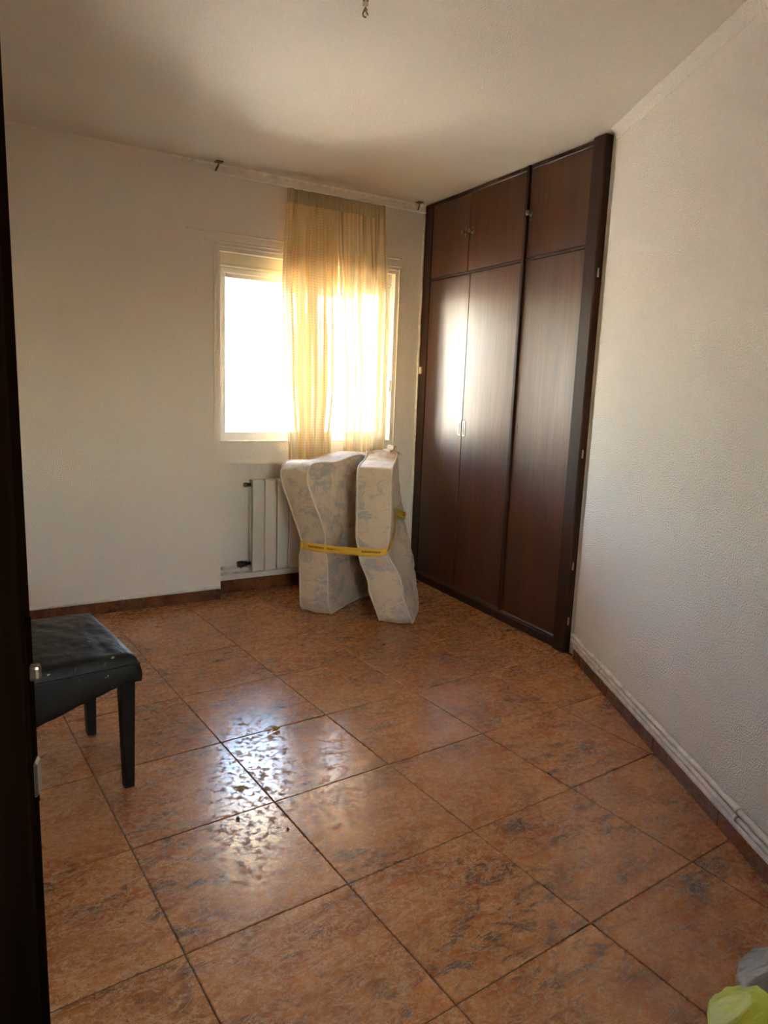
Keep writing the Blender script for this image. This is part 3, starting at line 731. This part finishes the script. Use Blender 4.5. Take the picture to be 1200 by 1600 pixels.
# ------------------------------------------------------------------ stool
st = tag(empty('stool', Matrix.Translation((-.332, .300, 0)) @ Matrix.Rotation(math.radians(3.0), 4, 'Z')), 'black leather padded stool with worn seat and square black legs', 'stool')
SW, SD = .46, .52
def seat_pt(a, b):      # top cushion, crowned
    x, y = -SW * a, SD * b
    ex, ey = min(a, 1 - a) * SW, min(b, 1 - b) * SD; e = min(ex, ey); R_ = .035
    dz = -(R_ - math.sqrt(max(0, R_ * R_ - (R_ - min(e, R_)) ** 2))) * .9
    cr = .022 * math.sin(math.pi * a) ** .5 * math.sin(math.pi * b) ** .5
    wr = .006 * noise.noise(Vector((x * 11, y * 11, 2))) * min(1, e / .05) + .003 * noise.noise(Vector((x * 40, y * 30, 5))) * min(1, e / .05)
    return Vector((x, y, .462 + dz + cr + wr))
bm = bmesh.new(); grid(bm, seat_pt, 56, 56)
obj('seat_cushion', bm, 'leather', st)
bm = bmesh.new(); per = []
NP = 30
for i in range(NP): per.append((-SW * i / NP, 0))
for i in range(NP): per.append((-SW, SD * i / NP))
for i in range(NP): per.append((-SW + SW * i / NP, SD))
for i in range(NP): per.append((0, SD - SD * i / NP))
rows = []
for i, (x, y) in enumerate(per):
    frt = 1 if (y == 0) else 0
    hem = .372 + .006 * noise.noise(Vector((x * 13, y * 13, 7))) + .004 * noise.noise(Vector((x * 45, y * 45, 1)))
    if frt: hem -= .30 * max(0, (-x) - .06) * (1 if -x < .33 else max(0, (SW + x) / .13))
    cx, cy = x + SW / 2, y - SD / 2; nx, ny = (cx / (SW / 2), cy / (SD / 2)); L_ = max(abs(nx), abs(ny))
    ox = (1 if nx > .999 else -1 if nx < -.999 else 0); oy = (1 if ny > .999 else -1 if ny < -.999 else 0)
    zt = seat_pt(min(1, max(0, -x / SW)), min(1, max(0, y / SD))).z
    row = []
    for k in range(6):
        f = k / 5; bul = .004 * math.sin(math.pi * f) + (.004 * f)
        row.append(bm.verts.new((x + ox * bul, y + oy * bul, zt + (hem - zt) * f)))
    for d_ in (.004,): row.append(bm.verts.new((x - ox * .004, y - oy * .004, hem)))
    row.append(bm.verts.new((x - ox * .004, y - oy * .004, .42)))
    rows.append(row)
for i in range(len(rows)):
    A, B = rows[i], rows[(i + 1) % len(rows)]
    for k in range(len(A) - 1): bm.faces.new((A[k], B[k], B[k + 1], A[k + 1])).smooth = k < 5
obj('seat_skirt', bm, 'leather', st)
obj('seat_frame', boxm(-SW + .012, -.012, .012, SD - .012, .376, .42, .004), 'black_leg', st)
bm = bmesh.new(); tube(bm, [Vector((x, y, seat_pt(min(1, max(0, -x / SW)), min(1, max(0, y / SD))).z + .001)) for x, y in per], .0032, 6, closed=True); obj('seam', bm, 'leather', st)
for (x, y) in ((-.034, .034), (-.034, SD - .055), (-SW + .034, .034), (-SW + .034, SD - .055)):
    bm = bmesh.new(); 
    V = [bm.verts.new((x + sx * w, y + sy * w, z)) for z, w in ((0, .0155), (.40, .0235)) for sx, sy in ((-1, -1), (1, -1), (1, 1), (-1, 1))]
    for q in ((3, 2, 1, 0), (4, 5, 6, 7), (0, 1, 5, 4), (1, 2, 6, 5), (2, 3, 7, 6), (3, 0, 4, 7)): bm.faces.new([V[k] for k in q])
    bmesh.ops.bevel(bm, geom=list(bm.edges), offset=.002, segments=1, affect='EDGES'); obj('leg', bm, 'black_leg', st)

# ------------------------------------------------------------------ ceiling wire hook
hk = tag(empty('ceiling_hook', Matrix.Translation((.352, .150, CEIL))), 'bare twisted lamp wire with small connector hanging from the ceiling', 'wire')
bm = bmesh.new(); lathe(bm, [(.012, 0), (.012, -.004), (.006, -.012), (.004, -.014)], 12); obj('hook_base', bm, 'bronze', hk)
for s_ in (-1, 1):
    bm = bmesh.new(); tube(bm, [(s_ * (.004 + .005 * math.sin(k * .9)), .004 * math.cos(k * 1.3) * s_, -.010 - .0065 * k) for k in range(8)], .0022, 6); obj('wire', bm, 'copper_wire', hk)
bm = bmesh.new(); tube(bm, [(.009 * math.cos(a), .003 * math.sin(a * 2), -.066 + .009 * math.sin(a)) for a in [k * .55 for k in range(10)]], .0025, 6); obj('wire_loop', bm, 'copper_wire', hk)
bm = bmesh.new(); bx(bm, -.007, .007, -.006, .006, -.046, -.032, .002); obj('connector', bm, 'cream_plastic', hk)

# ------------------------------------------------------------------ dry leaves and crumbs on the floor
def leaf(x, y, L, W, rz, curl, label):
    l_ = tag(empty('dry_leaf', Matrix.Translation((x, y, .001)) @ Matrix.Rotation(rz, 4, 'Z')), label, 'leaf', 'dry leaves on the floor')
    bm = bmesh.new()
    def f(a, b):
        w = W * math.sin(math.pi * min(.98, max(.02, a))) ** .8; v_ = (b - .5) * 2
        return Vector(((a - .5) * L, v_ * w * (1 - .25 * curl), .002 + curl * w * v_ * v_ * .9 + .25 * curl * L * (a - .5) ** 2))
    grid(bm, f, 12, 6); o = obj('blade', bm, 'leaf', l_); m_ = o.modifiers.new('thick', 'SOLIDIFY'); m_.thickness = .0008
    bm = bmesh.new(); tube(bm, [(-.5 * L - .012, .002, .0025), (-.5 * L, 0, .002 + .06 * curl * L), (0, 0, .003), (.5 * L, 0, .003 + .06 * curl * L)], [.0009, .0011, .0009, .0004], 5); obj('stalk', bm, 'leaf', l_)
leaf(.217, .427, .040, .013, .3, .9, 'curled yellow dry leaf on the floor nearer the window')
leaf(-.061, .127, .028, .009, -.5, .5, 'small yellow dry leaf on the floor nearer the stool')
for (x, y, r, lab) in ((-.136, -.026, .006, 'dark crumb on the bright tile below the small leaf'), (-.029, -.152, .0045, 'tiny dark crumb right beside a tile joint')):
    bm = bmesh.new(); bmesh.ops.create_icosphere(bm, subdivisions=2, radius=r)
    for v_ in bm.verts: v_.co *= 1 + .4 * noise.noise(v_.co * 200); v_.co.z = v_.co.z * .6
    o = obj('crumb', bm, 'crumb'); o.location = (x, y, r * .62); tag(o, lab, 'crumb', 'crumbs on the floor')

# ------------------------------------------------------------------ plastic bag by the right edge
bag = tag(empty('plastic_bag', Matrix.Translation((.50, -1.40, 0))), 'crumpled grey plastic bag with lime yellow contents at lower right', 'bag')
def blob(cx, cy, rx, ry, h, seed, top=.35, nz=40, nr=96, cr=.16):
    bm = bmesh.new()
    def f(a, b):
        th = 6.2832 * a; prof = (math.sin(math.pi * min(1, b * .5 + .14)) if b < .72 else math.sin(math.pi * .5) * (1 - (b - .72) / .28 * (1 - top)))
        prof = prof if b > .02 else prof * .9
        k = 1 + cr * noise.noise(Vector((math.cos(th) * 1.6 + seed, math.sin(th) * 1.6, b * 3))) + cr * .5 * noise.noise(Vector((math.cos(th) * 5, math.sin(th) * 5 + seed, b * 5)))
        return Vector((cx + rx * prof * k * math.cos(th), cy + ry * prof * k * math.sin(th), .002 + h * b))
    V = grid(bm, f, nr, nz, closed_u=True)
    bm.faces.new([c[0] for c in V][::-1]); bm.faces.new([c[-1] for c in V]).smooth = True
    return bm
obj('lime_contents', blob(-.125, .02, .120, .11, .205, 3.0, .40), 'lime_plastic', bag)
obj('bag_film', blob(-.045, .03, .098, .095, .262, 8.0, .30, cr=.2), 'bag_film', bag)
obj('printed_side', blob(.03, -.065, .085, .07, .150, 5.0, .5), 'print_film', bag)
